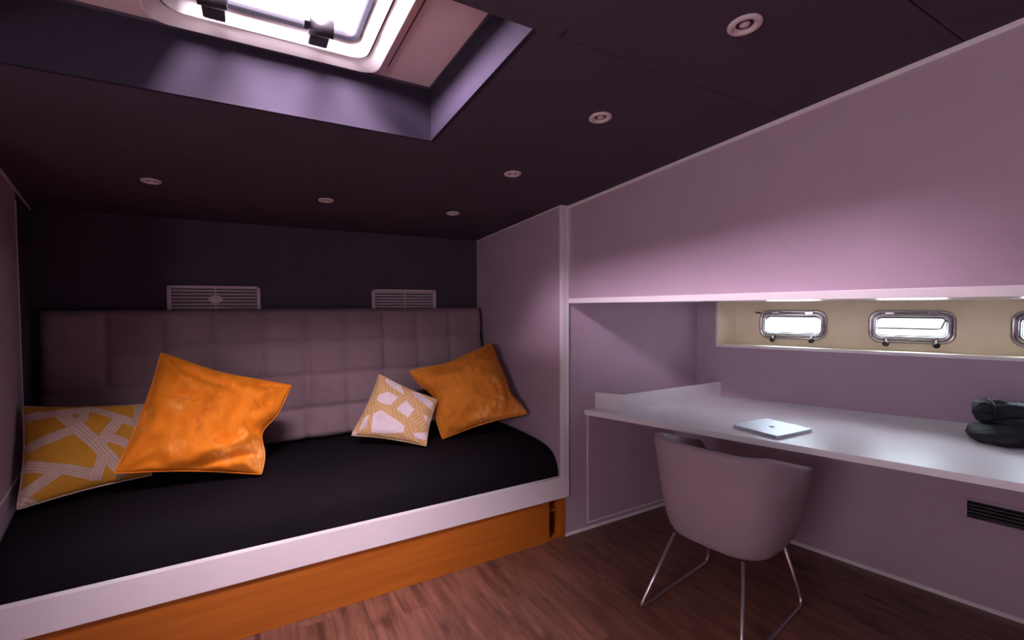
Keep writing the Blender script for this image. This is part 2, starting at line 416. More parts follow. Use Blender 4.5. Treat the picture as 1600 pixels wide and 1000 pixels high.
ceil_strip('top_bead', XW, YF, YE - 0.01, 0.014, 0.006, 'white', wu)
B().box(XW - 0.008, XW + 0.04, YF, YE - 0.012, 1.266, 1.291, 0.0015).out('bottom_rail', 'white', wu)
B().prism([(XW + 0.01, YF), (hull(3.32, 0, 0).x + 0.2, YF), (hull(-0.144, 0.16, 0).x, YE), (XW + 0.01, YE)], 'z', 1.2705, 1.2895).out('shelf_underside', 'gloss', wu)
t1 = struct(B().box(1.418, 1.466, YE - 0.014, YE + 0.004, 0.336, zc(YE) - 0.001, 0.002).out('trim_1', 'white')); tag(t1, 'white upright trim at the corner of the berth')
B().box(1.436, 1.440, YE - 0.0152, YE - 0.013, 0.337, zc(YE) - 0.002).out('groove', 'vent', t1)
# end panel of the desk recess
we = struct(B().box(1.447, 2.75, YE, YE + 0.03, -0.02, 1.2704).out('wall_desk_end', 'wall')); tag(we, 'lilac cloth panel closing the end of the desk recess')
B().box(1.45, 2.31, YE - 0.006, YE + 0.001, 0.001, 0.017, 0.001).out('base_bead', 'white', we)
dp = B().box(1.608, 2.295, YE - 0.004, YE + 0.001, 0.046, 0.643, 0.001).out('access_panel', 'wall', we)
B().box(1.600, 1.6075, YE - 0.0055, YE + 0.001, 0.038, 0.645, 0.0008).out('panel_edge', 'white', dp)
B().box(1.600, 2.295, YE - 0.0055, YE + 0.001, 0.038, 0.0455, 0.0008).out('panel_edge', 'white', dp)
# hull lining with niche
NS0, NS1 = -0.022, 3.0; NZ = 1.003; ND = 0.14
hb = B()
def hbox(b, s0, s1, o0, o1, z0, z1, bevel=0): return b.frame(HP, HD, HN, (0, 0, 1), s0, s1, o0, o1, z0, z1, bevel)
hbox(hb, -0.20, 3.35, 0, 0.02, -0.02, NZ); hbox(hb, -0.20, NS0, 0, 0.02, NZ, 1.2704); hbox(hb, NS1, 3.35, 0, 0.02, NZ, 1.2704)
wh = struct(hb.out('wall_hull', 'wall')); tag(wh, 'lilac cloth hull wall behind the white desk')
hbox(B(), NS0 - 0.006, NS1, -0.006, 0.022, NZ - 0.016, NZ, 0.0015).out('niche_lip', 'white', wh)
hbox(B(), NS0 - 0.006, NS0 + 0.004, -0.006, 0.022, NZ + 0.0003, 1.2703, 0.001).out('niche_lip', 'white', wh)
hbox(B(), NS0, NS1, 0.0, ND + 0.02, NZ - 0.010, NZ + 0.001).out('niche_sill', 'cream', wh)
v = []
for z in (NZ + 0.001, 1.2703):
    v += [hull(NS0, 0.012, z), hull(0.056, ND, z), hull(0.04, ND + 0.01, z), hull(NS0 - 0.02, 0.02, z)]
B().add(v, [(0, 1, 2, 3), (7, 6, 5, 4), (0, 4, 5, 1), (1, 5, 6, 2), (2, 6, 7, 3), (3, 7, 4, 0)]).out('niche_side', 'cream', wh)
# niche back with porthole openings
WW, WH, WZ = 0.352, 0.178, 1.130
wins = [0.371 + 0.5365 * k for k in range(5)]
nb = B(); zs0, zs1 = WZ - WH / 2 + 0.02, WZ + WH / 2 - 0.02
hbox(nb, 0.03, NS1, ND, ND + 0.02, NZ - 0.01, zs0); hbox(nb, 0.03, NS1, ND, ND + 0.02, zs1, 1.30)
prev = 0.03
for s in wins:
    hbox(nb, prev, s - WW / 2 + 0.02, ND, ND + 0.02, zs0, zs1); prev = s + WW / 2 - 0.02
hbox(nb, prev, NS1, ND, ND + 0.02, zs0, zs1)
nb.out('niche_back', 'cream', wh)
for i, s in enumerate(wins):
    r = root('window_%d' % (i + 2), hull(s, ND, WZ - WH / 2), 'chrome-framed porthole in the cream niche, %s from the desk end panel' % ('first', 'second', 'third', 'fourth', 'fifth')[i], kind='structure')
    def ring(name, mat, w, h, rad, wi, hi_, ri, o0, o1, soft):
        def L(w_, h_, r_, o): return [hull(s + x, ND - o, WZ + y) for x, y in rrect(w_, h_, r_, 9)]
        vv, ff = ring_loft([L(w, h, rad, o0), L(w, h, rad, o1 - soft), L(w - 2 * soft, h - 2 * soft, rad - soft, o1), L(wi + 2 * soft, hi_ + 2 * soft, ri + soft, o1), L(wi, hi_, ri, o1 - soft), L(wi, hi_, ri, o0)])
        return auto_smooth(link(name, vv, ff, mat, r), 60)
    ring('frame', 'chrome', WW, WH, 0.055, WW - 0.036, WH - 0.036, 0.040, -0.02, 0.014, 0.006)
    ring('sash', 'chrome', WW - 0.034, WH - 0.034, 0.041, WW - 0.070, WH - 0.078, 0.026, -0.02, 0.024, 0.006)
    ring('seal', 'rubber', WW - 0.068, WH - 0.076, 0.027, WW - 0.078, WH - 0.088, 0.022, -0.02, 0.016, 0.002)
    v = [hull(s + x, ND + d, WZ + y) for d in (0.002, 0.008) for x, y in rrect(WW - 0.074, WH - 0.084, 0.023)]
    n = len(v) // 2
    link('pane', v, [tuple(range(n)), tuple(range(n, 2 * n))[::-1]] + [(k, n + k, n + (k + 1) % n, (k + 1) % n) for k in range(n)], 'glass', r)
    for ds in (-0.100, 0.100):
        z0 = WZ - WH / 2
        kn = B().tube([hull(s + ds, ND - 0.016, z0 + 0.022), hull(s + ds, ND - 0.034, z0 + 0.012), hull(s + ds, ND - 0.040, z0 - 0.002)], 0.007, 10).out('latch_arm', 'chrome', r, True)
        bm_ = bmesh.new(); bmesh.ops.create_uvsphere(bm_, u_segments=14, v_segments=10, radius=0.015)
        bmesh.ops.translate(bm_, verts=bm_.verts, vec=hull(s + ds, ND - 0.042, z0 - 0.002)); B().bm(bm_).out('latch_knob', 'black', kn, True)
    for ds in (-0.085, 0.085):
        hbox(B(), s + ds - 0.022, s + ds + 0.022, ND - 0.030, ND - 0.012, WZ + WH / 2 - 0.026, WZ + WH / 2 - 0.008, 0.004).out('hinge', 'chrome', r)
    if i == 0:
        B().tube([hull(s - WW / 2 + 0.01, ND - 0.02, WZ + WH / 2 - 0.018), hull(s - WW / 2 - 0.022, ND - 0.02, WZ + WH / 2 - 0.014)], 0.004, 8).out('hinge_pin', 'black', r)
    if i == 1:
        B().tube([hull(s - 0.135, ND - 0.012, WZ - 0.008), hull(s + 0.10, ND - 0.012, WZ - 0.009), hull(s + 0.118, ND - 0.012, WZ - 0.006), hull(s + 0.136, ND - 0.012, WZ + 0.045)], 0.0036, 8).out('stay_rod', 'ventback', r)
# low hull panel under the desk, base bead, air grille
LP = Vector((2.442, 1.278, 0)); LD = Vector((0.19988, -0.97982, 0)); LN = Vector((0.97982, 0.19988, 0))
def lbox(b, s0, s1, o0, o1, z0, z1, bevel=0): return b.frame(LP, LD, LN, (0, 0, 1), s0, s1, o0, o1, z0, z1, bevel)
GS0, GS1, GZ0, GZ1 = 0.606, 0.90, 0.366, 0.438
lb = B()
lbox(lb, -0.73, GS0, 0, 0.02, -0.01, 0.649); lbox(lb, GS1, 2.58, 0, 0.02, -0.01, 0.649); lbox(lb, GS0, GS1, 0, 0.02, -0.01, GZ0); lbox(lb, GS0, GS1, 0, 0.02, GZ1, 0.649)
wl = struct(lb.out('wall_hull_lower', 'wall')); tag(wl, 'lilac cloth kick panel under the desk')
bs = struct(lbox(B(), -0.71, 2.56, -0.010, 0.001, 0.0005, 0.018, 0.001).out('baseboard_hull', 'white')); tag(bs, 'thin white bead along the foot of the hull wall')
# left wall
def along(p, q, t, z0, z1p, z1q): return wallquad(B(), p, q, z0, z0, 0, t)
def left_quad(name, ya, yb, z0, mat, off, t, parent=None, top=None):
    pa, pb = (xl(ya) + off, ya), (xl(yb) + off, yb)
    v = []
    for dx in (0, -t):
        za, zb = (zc(ya) + 0.008, zc(yb) + 0.008) if top is None else (top, top)
        v += [(pa[0] + dx, ya, z0), (pb[0] + dx, yb, z0), (pb[0] + dx, yb, zb), (pa[0] + dx, ya, za)]
    return B().add(v, [(0, 1, 2, 3), (7, 6, 5, 4), (0, 4, 5, 1), (1, 5, 6, 2), (2, 6, 7, 3), (3, 7, 4, 0)]).out(name, mat, parent)
lw = struct(left_quad('wall_left', 1.93, 3.02, -0.02, 'wall', 0, 0.04)); tag(lw, 'shaded lilac cloth panel at the left end of the berth')
left_quad('corner_panel', 2.655, 2.998, 0.5, 'navy', 0.002, 0.003, lw, None)
left_quad('upright_bead', 2.645, 2.655, 0.6, 'white', 0.003, 0.004, lw, 1.70)
left_quad('ledge_bead', 1.935, 2.645, 0.588, 'white', 0.003, 0.004, lw, 0.596)
v = []
for ya in (1.94, 2.995): v += [(xl(ya) - 0.002, ya, zc(ya) - 0.012), (xl(ya) + 0.006, ya, zc(ya) - 0.012), (xl(ya) + 0.006, ya, zc(ya) - 0.0003), (xl(ya) - 0.002, ya, zc(ya) - 0.0003)]
B().add(v, [(0, 1, 2, 3), (7, 6, 5, 4), (0, 4, 5, 1), (1, 5, 6, 2), (2, 6, 7, 3), (3, 7, 4, 0)]).out('top_bead', 'white', lw)
wlr = struct(B().box(-1.30, xl(1.93) - 0.0005, 1.93, 1.97, -0.02, zc(1.93) + 0.01).out('wall_left_return', 'wall')); tag(wlr, 'lilac panel beside the berth, left of the picture')
PY0, PY1, PZ0, PZ1 = -0.45, 0.45, 1.05, 1.55
b = B(); zt = zc(0) + 0.08
for r in ((YF, PY0, -0.02, zt), (PY1, 1.97, -0.02, zt), (PY0, PY1, -0.02, PZ0), (PY0, PY1, PZ1, zt)): b.box(-1.34, -1.30, *r)
wls = struct(b.out('wall_left_aft', 'wall')); tag(wls, 'lilac side wall behind the viewer')
wp = root('window_7', (-1.30, 0, PZ0), 'added white-framed window for fill light, in the port wall behind the viewer', kind='structure')  # added opening, lets the fill lamp brighten the right wall
b = B()
for r in ((PY0 - 0.03, PY0 + 0.01, PZ0 - 0.03, PZ1 + 0.03), (PY1 - 0.01, PY1 + 0.03, PZ0 - 0.03, PZ1 + 0.03), (PY0, PY1, PZ0 - 0.03, PZ0 + 0.01), (PY0, PY1, PZ1 - 0.01, PZ1 + 0.03)): b.box(-1.305, -1.285, *r, 0.002)
b.out('window_frame', 'white', wp)
B().box(-1.325, -1.319, PY0, PY1, PZ0, PZ1).out('pane', 'glass', wp)
wf = struct(B().box(-1.35, 3.95, YF - 0.05, YF, -0.02, zc(YF) + 0.06).out('wall_front', 'wall')); tag(wf, 'lilac wall behind the viewer')

# ------------------------------------------------------------------ berth
bed = root('berth_base', (0.35, YE, 0), 'built-in berth base with white front rail and orange wood plinth', 'bed')
XR = 1.4655
xlr = xl(1.96) + 0.002
B().box(xlr, XR, 1.956, 1.984, 0.222, 0.335, 0.002).out('front_rail', 'white', bed)
B().box(xlr, 1.334, 1.966, 1.984, 0.0008, 0.2215, 0.001).out('plinth_panel', 'veneer', bed)
B().box(1.334, 1.342, 1.967, 2.25, 0.0008, 0.2215).out('slot_cheek', 'veneer', bed)
B().box(1.412, 1.4455, 1.966, 1.9705, 0.0008, 0.2215, 0.001).out('corner_post', 'veneer', bed)
B().box(1.4125, 1.4212, 1.9708, 2.25, 0.0008, 0.2215).out('slot_cheek', 'veneer', bed)
B().box(1.342, 1.412, 2.24, 2.25, 0.0008, 0.2215).out('slot_back', 'veneer', bed)
B().box(1.342, 1.412, 1.985, 2.24, 0.150, 0.158).out('slot_shelf', 'veneer', bed)
B().box(1.342, 1.412, 1.975, 2.24, 0.0008, 0.012).out('slot_sill', 'veneer', bed)
b = B(); b.prism([(xl(1.99) + 0.004, 1.99), (XP - 0.003, 1.99), (XP - 0.003, 2.995), (xl(2.995) + 0.004, 2.995)], 'z', 0.24, 0.262); b.out('platform', 'veneer', bed)

# mattress
prof = [(1.992, 0.263), (1.989, 0.31), (1.990, 0.350), (1.998, 0.390), (2.014, 0.425), (2.040, 0.452), (2.078, 0.472), (2.13, 0.484), (2.22, 0.4905), (2.35, 0.4925), (2.5, 0.4915), (2.65, 0.488), (2.80, 0.482), (2.94, 0.476), (2.985, 0.455), (2.992, 0.42), (2.992, 0.263)]
nx = 60; vs_ = []; fs = []
ts = [0, 0.0, 0.002, 0.006, 0.014] + [0.014 + (1 - 0.028) * k / nx for k in range(1, nx)] + [0.986, 0.994, 0.998, 1.0, 1.0]
for ti, t in enumerate(ts):
    dz = 1.0 if 0.014 <= t <= 0.986 else 1 - 0.045 * ((0.014 - min(t, 1 - t)) / 0.014) ** 2
    for k, (y, z) in enumerate(prof):
        x0, x1 = xl(y) + 0.004, XP - 0.004
        x = x0 + (x1 - x0) * t
        zz = 0.263 + (z - 0.263) * dz
        if 4 < k < 14: zz += 0.004 * noise.noise(Vector((x * 2.2, y * 3, 1.7))) * math.sin(math.pi * t)
        yy = y
        vs_.append((x, yy, zz))
npf = len(prof)
for i in range(len(ts) - 1):
    for k in range(npf - 1): fs.append((i * npf + k, (i + 1) * npf + k, (i + 1) * npf + k + 1, i * npf + k + 1))
    fs.append((i * npf + npf - 1, (i + 1) * npf + npf - 1, (i + 1) * npf, i * npf))
fs += [tuple(range(npf)), tuple((len(ts) - 1) * npf + k for k in range(npf))[::-1]]
mt_ = auto_smooth(link('mattress', vs_, fs, 'sheet'), 50)
tag(mt_, 'long mattress under a smooth blackish navy sheet on the berth', 'mattress')

# tufted backrest
TX0, TX1, TZ0, TZ1 = -0.858, 1.398, 0.4865, 1.243
NXC, NZC = 10, 4; CW = 0.2225; RH = 0.192
nu, nv = 200, 68; vs_ = []; fs = []
def backrest(u, v):
    x = TX0 + (TX1 - TX0) * u; z = TZ0 + (TZ1 - TZ0) * v
    yb = 2.862 - 0.035 * (1 - v) + 0.02 * v
    du = min(u, 1 - u) * (TX1 - TX0); dv = min(v, 1 - v) * (TZ1 - TZ0)
    r = 0.045; ex = max(0, 1 - du / r); ez = max(0, 1 - dv / r)
    rr = min(1.0, math.hypot(ex, ez)); y = yb + r * (1 - math.sqrt(max(0, 1 - rr * rr)))
    gx = (x - (-0.848)) / CW; gz = (1.243 - z) / RH
    cx = abs((gx - math.floor(gx)) - 0.5) * 2; cz = abs((gz - math.floor(gz)) - 0.5) * 2
    if gx < 0.3 or gx > 9.75: cx = 0
    if gz < 0.5 or gz > 3.5: cz = min(cz, 0.0) if (gz < 0.5 or gz > 3.9) else cz
    seam = 0.010 * max(math.exp(-((1 - cx) / 0.11) ** 2), math.exp(-((1 - cz) / 0.13) ** 2))
    tuft = 0.016 * math.exp(-(((1 - cx) / 0.22) ** 2 + ((1 - cz) / 0.25) ** 2))
    y += seam + tuft - 0.010 * (1 - cx * cx) * (1 - cz * cz)
    y += 0.005 * noise.noise(Vector((x * 8, z * 8, 0.3))) + 0.002 * noise.noise(Vector((x * 23, z * 23, 4.3)))
    z += 0.004 * noise.noise(Vector((x * 5, 7.7, 0))) * max(0, (v - 0.9) / 0.1)
    return (x, y, z)
for j in range(nv + 1):
    for i in range(nu + 1): vs_.append(backrest(i / nu, j / nv))
for j in range(nv):
    for i in range(nu): a = j * (nu + 1) + i; fs.append((a, a + 1, a + nu + 2, a + nu + 1))
per = [i for i in range(nu + 1)] + [j * (nu + 1) + nu for j in range(1, nv + 1)] + [nv * (nu + 1) + i for i in range(nu - 1, -1, -1)] + [j * (nu + 1) for j in range(nv - 1, 0, -1)]
n0 = len(vs_)
for p in per: vs_.append((vs_[p][0], 2.990, max(vs_[p][2], 0.4865)))
for k in range(len(per)): fs.append((per[k], n0 + k, n0 + (k + 1) % len(per), per[(k + 1) % len(per)]))
fs.append(tuple(range(n0, n0 + len(per))))
br = auto_smooth(link('backrest_cushion', vs_, fs, 'backrest'), 60)
tag(br, 'long square-tufted mauve grey backrest cushion along the dark wall', 'cushion')

# ------------------------------------------------------------------ loose cushions
def cushion(name, tl, tr, brc, bl, thick, n, mat, face, seed, pull=0.07, wrinkle=0.012, folds=(), pattern=None, notches=(), rays=0.006):
    tl, tr, brc, bl = map(Vector, (tl, tr, brc, bl)); face = Vector(face)
    nn = (tr - tl + brc - bl).cross(tl - bl + tr - brc).normalized()
    if nn.dot(face) < 0: nn = -nn
    size = ((tr - tl).length + (tl - bl).length) / 2
    def P(u, v, side):
        a, b_ = 2 * u - 1, 2 * v - 1
        uu = 0.5 + 0.5 * a * (1 - pull * (1 - b_ ** 2) ** 1.3); vv = 0.5 + 0.5 * b_ * (1 - pull * (1 - a ** 2) ** 1.3)
        for (ed, t0, dep, wd) in notches:        # dents in the outline: edge l, r, t or b
            t_, far = ((v, u if ed == 'l' else 1 - u) if ed in 'lr' else (u, v if ed == 'b' else 1 - v))
            g = dep * math.exp(-((t_ - t0) / wd) ** 2) * max(0.0, 1 - far * 2.2)
            if ed == 'l': uu += g
            elif ed == 'r': uu -= g
            elif ed == 'b': vv += g
            else: vv -= g
        p = (bl * (1 - uu) + brc * uu) * (1 - vv) + (tl * (1 - uu) + tr * uu) * vv
        e = max(0.0, (1 - a ** 4)) * max(0.0, (1 - b_ ** 4)); h = thick * (0.55 * e ** 0.5 + 0.45 * ((1 - a * a) * (1 - b_ * b_)) ** 0.8 if e > 0 else 0)
        k = min(1.0, e * 3)
        w = wrinkle * k * (noise.noise(Vector((u * 5 + seed, v * 5, side * 3.1))) + 0.5 * noise.noise(Vector((u * 11 + seed, v * 9, side))))
        for ci, (cu, cv) in enumerate(((0, 0), (1, 0), (1, 1), (0, 1))):      # folds fanning out of the corners
            du, dv = abs(u - cu), abs(v - cv); d = math.hypot(du, dv)
            if d > 1e-4: w += rays * math.sin(math.atan2(dv, du) * 9 + ci * 1.7 + seed) * math.exp(-(d / 0.30) ** 2) * min(1.0, d / 0.10) * min(1.0, 5 * min(du, dv) + 0.1)
        if side > 0:
            for (u0, v0, u1, v1, wd, dp_) in folds:
                du, dv = u1 - u0, v1 - v0; L2 = du * du + dv * dv
                t = max(0, min(1, ((u - u0) * du + (v - v0) * dv) / L2)); d = math.hypot(u - u0 - du * t, v - v0 - dv * t)
                w += dp_ * math.exp(-(d / wd) ** 2) * math.sin(math.pi * min(1, max(0, 0.15 + 0.7 * t))) * k
        return p + nn * (side * h + w)
    vs_, fs, idx = [], [], {}
    for side in (1, -1):
        m_ = n if side > 0 else n // 4 * 4
        for j in range(n + 1):
            for i in range(n + 1):
                edge = i in (0, n) or j in (0, n)
                if edge and side < 0: idx[(side, i, j)] = idx[(1, i, j)]; continue
                idx[(side, i, j)] = len(vs_); vs_.append(P(i / n, j / n, side))
        for j in range(n):
            for i in range(n):
                q = (idx[(side, i, j)], idx[(side, i + 1, j)], idx[(side, i + 1, j + 1)], idx[(side, i, j + 1)])
                fs.append(q if side > 0 else q[::-1])
    o = link(name, vs_, fs, mat, None, True)
    if pattern:
        ca = o.data.color_attributes.new('print', 'FLOAT_COLOR', 'POINT')
        cols = [0.0] * (4 * len(vs_))
        for (side, i, j), k in idx.items(): cols[4 * k:4 * k + 4] = (*pattern(i / n, j / n), 1.0)
        ca.data.foreach_set('color', cols)
    # piped seam round the edge
    eo = [P(t / 40, 0, 1) for t in range(40)] + [P(1, t / 40, 1) for t in range(40)] + [P(1 - t / 40, 1, 1) for t in range(40)] + [P(0, 1 - t / 40, 1) for t in range(40)]
    sm = B().tube(eo, 0.0035, 6, closed=True).out('seam_piping', mat, o, True)
    if pattern:
        ca = sm.data.color_attributes.new('print', 'FLOAT_COLOR', 'POINT'); ca.data.foreach_set('color', [*pattern(0.0, 0.0), 1.0] * len(sm.data.vertices))
    return o
def mixc(a, b_, t): return tuple(x + (y - x) * t for x, y in zip(a, b_))
def bands_pattern(bands, ground, band, line, lines, warp=0.0):
    def f(u, v):
        best = None
        for (u0, v0, u1, v1, w) in bands:
            du, dv = u1 - u0, v1 - v0; L = math.hypot(du, dv); s = ((u - u0) * du + (v - v0) * dv) / L; d = ((u - u0) * dv - (v - v0) * du) / L
            if -w * 0.3 < s < L + w * 0.3 and abs(d) < w: best = (d / w + 1) / 2
        if best is None: return ground
        ph = (best * lines) % 1.0
        return mixc(band, line, 0.75 if ph < 0.28 else 0.0)
    return f
def yuv(x, y):      # pixels of an enlarged image crop of the patterned cushion -> its own u, v
    u = (x - 70) / 530; top = 505 - 5 * u; bot = 925 - 100 * u
    return u, 1 - (y - top) / (bot - top)
yb_ = []
for (xa, ya, xb, yb2, w) in ((195, 545, 470, 830, 0.062), (80, 565, 335, 528, 0.045), (330, 528, 560, 620, 0.05), (455, 590, 365, 700, 0.06), (80, 695, 255, 635, 0.05), (395, 675, 530, 722, 0.055),
                          (75, 770, 350, 835, 0.05), (55, 895, 210, 800, 0.055), (560, 500, 545, 650, 0.05), (372, 760, 345, 850, 0.05), (312, 525, 285, 600, 0.04), (40, 900, 110, 930, 0.07)):
    yb_.append((*yuv(xa, ya), *yuv(xb, yb2), w))
yp = bands_pattern(yb_, (0.62, 0.30, 0.030), (0.66, 0.50, 0.43), (0.42, 0.24, 0.09), 4)
y_c = cushion('patterned_cushion', (-0.800, 2.52, 0.862), (-0.440, 2.66, 0.806), (-0.40, 2.49, 0.522), (-0.752, 2.290, 0.528), 0.070, 150, 'print', (0, -1, 0.2), 3.0, 0.05, 0.010, pattern=yp, rays=0.006)
tag(y_c, 'mustard yellow cushion with crossing off-white bands at the left end of the berth', 'cushion', 'cushions on the berth')
og = cushion('velvet_cushion', (-0.368, 2.605, 1.044), (0.158, 2.500, 0.862), (0.0180, 2.305, 0.506), (-0.487, 2.32, 0.600), 0.088, 110, 'velvet', (0, -1, 0.3), 9.0, 0.05, 0.024,
             folds=((0.45, 0.06, 0.95, 0.36, 0.045, 0.022), (0.50, 0.00, 0.95, 0.20, 0.035, -0.020), (0.15, 0.88, 0.60, 0.80, 0.04, -0.018), (0.05, 0.60, 0.42, 0.66, 0.045, -0.016), (0.80, 0.50, 1.0, 0.34, 0.04, -0.024), (0.3, 0.72, 0.62, 0.70, 0.04, 0.012), (0.88, 0.30, 0.97, 0.10, 0.03, -0.018), (0.1, 0.35, 0.3, 0.45, 0.05, -0.010)),
             notches=(('r', 0.42, 0.075, 0.16), ('t', 0.45, 0.02, 0.25)), rays=0.012)
tag(og, 'large bright orange crushed velvet cushion leaning beside the mustard patterned one', 'cushion', 'cushions on the berth')
def suv(x, y):      # diamond traced in pixels of an image enlargement: corners TL(510,365) TR(775,480) BR(700,705) BL(380,630)
    e1 = (265 + 320) / 2, (115 + 75) / 2; e2 = (130 + 75) / 2, (-265 - 225) / 2
    dx, dy = x - 380, y - 630; det = e1[0] * e2[1] - e1[1] * e2[0]
    return (dx * e2[1] - dy * e2[0]) / det, (e1[0] * dy - e1[1] * dx) / det
sp_polys = [[suv(*p) for p in pl] for pl in (
    ((520, 395), (560, 395), (600, 430), (615, 475), (560, 445), (515, 415)), ((490, 480), (535, 465), (585, 490), (550, 530), (500, 515), (480, 500)),
    ((575, 550), (625, 505), (660, 550), (625, 592)), ((468, 560), (505, 552), (575, 605), (605, 632), (590, 662), (520, 658), (460, 642)),
    ((650, 450), (690, 455), (755, 505), (745, 545), (700, 510), (665, 480)), ((700, 575), (745, 590), (735, 650), (712, 620)),
    ((630, 668), (725, 660), (705, 700), (640, 692)), ((425, 572), (450, 560), (440, 612), (412, 622)), ((384, 622), (402, 618), (404, 640), (384, 642)))]
def inside(u, v, pl):
    c_ = False
    for i in range(len(pl)):
        (x0, y0), (x1, y1) = pl[i - 1], pl[i]
        if (y0 > v) != (y1 > v) and u < x0 + (v - y0) * (x1 - x0) / (y1 - y0): c_ = not c_
    return c_
def sp(u, v):
    for pl in sp_polys:
        if inside(u, v, pl): return (0.74, 0.62, 0.66)
    ph = (u * 17 + (v * 9 if int(u * 4 + v * 3) % 2 else -v * 9)) % 1.0
    return mixc((0.60, 0.35, 0.15), (0.66, 0.45, 0.25), 1.0 if ph < 0.35 else 0.0)
s_c = cushion('patterned_cushion', (0.625, 2.635, 0.864), (0.903, 2.45, 0.718), (0.795, 2.335, 0.503), (0.451, 2.56, 0.556), 0.060, 140, 'print', (-0.2, -1, 0.2), 5.0, 0.06, 0.008, pattern=sp, rays=0.005)
tag(s_c, 'small off-white cushion with crossing golden tan bands in front of the burnt orange one', 'cushion', 'cushions on the berth')
o2 = cushion('velvet_cushion', (0.800, 2.63, 0.870), (1.340, 2.615, 1.014), (1.374, 2.235, 0.627), (0.922, 2.42, 0.500), 0.088, 100, 'velvet2', (-0.4, -1, 0.2), 21.0, 0.07, 0.021,
             folds=((0.0, 0.70, 0.35, 0.72, 0.06, 0.014), (0.78, 0.05, 0.98, 0.3, 0.035, -0.018), (0.66, 0.03, 0.80, 0.25, 0.03, -0.013), (0.5, 0.04, 0.6, 0.2, 0.03, -0.010)),
             notches=(('l', 0.55, 0.08, 0.18), ('r', 0.30, 0.04, 0.14), ('t', 0.40, 0.03, 0.2)), rays=0.011)
tag(o2, 'burnt orange plush cushion propped in the right-hand corner of the berth', 'cushion', 'cushions on the berth')

# ------------------------------------------------------------------ wall vents
def vent(x0, x1, z0, z1, label, knob):
    r = root('wall_vent', ((x0 + x1) / 2, YB, z0), label, 'vent', 'vents above the backrest')
    y1 = YB - 0.0005; y0 = YB - 0.014; f = 0.018
    b = B(); b.box(x0, x1, y0, y1, z1 - f * 0.8, z1, 0.002); b.box(x0, x1, y0, y1, z0, z0 + f * 0.8, 0.002); b.box(x0, x0 + f, y0, y1, z0, z1, 0.002); b.box(x1 - f, x1, y0, y1, z0, z1, 0.002)
    b.out('frame', 'vent', r)
    B().box(x0 + f, x1 - f, YB - 0.003, y1, z0 + 0.01, z1 - 0.01).out('backing', 'ventback', r)
    xm = (x0 + x1) / 2
    B().box(xm - 0.003, xm + 0.003, y0 + 0.001, YB - 0.003, z0 + f * 0.8, z1 - f * 0.8).out('divider', 'vent', r)
    z = z0 + 0.022
    while z < z1 - 0.018:
        v = [(x, y, zz) for x in (x0 + f * 0.9, x1 - f * 0.9) for y, zz in ((y0 + 0.002, z - 0.0050), (y0 + 0.0040, z - 0.0040), (YB - 0.003, z + 0.0040), (YB - 0.0050, z + 0.0045))]
        B().add(v, [(0, 1, 2, 3), (7, 6, 5, 4), (0, 4, 5, 1), (1, 5, 6, 2), (2, 6, 7, 3), (3, 7, 4, 0)]).out('slat', 'vent', r); z += 0.0185
    if knob:
        bm_ = bmesh.new(); bmesh.ops.create_uvsphere(bm_, u_segments=16, v_segments=10, radius=1.0)
        for vv in bm_.verts: vv.co = Vector((xm + vv.co.x * 0.034, y0 + 0.001 + vv.co.y * 0.004, 1.298 + vv.co.z * 0.022))
        B().bm(bm_).out('lever', 'lamp_ring', r, True)
vent(-0.393, 0.040, 1.175, 1.372, 'white louvred vent left of centre above the backrest, with a round lever', True)
vent(0.668, 1.100, 1.175, 1.366, 'white louvred vent above the backrest near the right-hand corner', False)

# ------------------------------------------------------------------ downlights
tilt = math.atan(0.054)
lp = [(-0.345, 2.32, 'round recessed downlight at the far left, above the left vent'), (0.313, 2.335, 'round recessed downlight between the two wall vents, far ceiling row'), (0.962, 2.335, 'farthest round downlight, in the corner of the ceiling by the berth panel'),
      (0.945, 1.645, 'second farthest round downlight of the row along the lilac wall'), (0.939, 1.092, 'round downlight beside the roof hatch opening'), (0.934, 0.617, 'nearest and largest round downlight, at the top of the picture')]
proto = None
for i, (x, y, lab) in enumerate(lp):
    if proto is None:
        proto = r = root('downlight', (0, 0, 0), lab, 'ceiling light', 'recessed downlights', local=True)
        auto_smooth(B().lathe([(0.0235, 0.010), (0.0235, -0.0045), (0.026, -0.0065), (0.033, -0.0055), (0.0352, -0.003), (0.0352, 0.0), (0.030, 0.010), (0.0235, 0.010)]).out('ring', 'lamp_ring', r))
        b = B().lathe([(0.0236, -0.0035), (0.020, -0.0005), (0.013, 0.0012), (0.0005, 0.0015), (0.0005, 0.0075), (0.0236, 0.0075), (0.0236, -0.0035)]); rf = auto_smooth(b.out('reflector', 'lens', r), 60)
        auto_smooth(B().lathe([(0.0003, -0.0045), (0.008, -0.0038), (0.011, -0.001), (0.011, 0.003), (0.0003, 0.003)], 20).out('bulb', 'lamp_ring', rf), 60)
    else: r = copy_tree(proto); r['label'] = lab
    r.location = Vector((x, y, zc(y))) * U; r.rotation_euler = (-tilt, 0, 0)

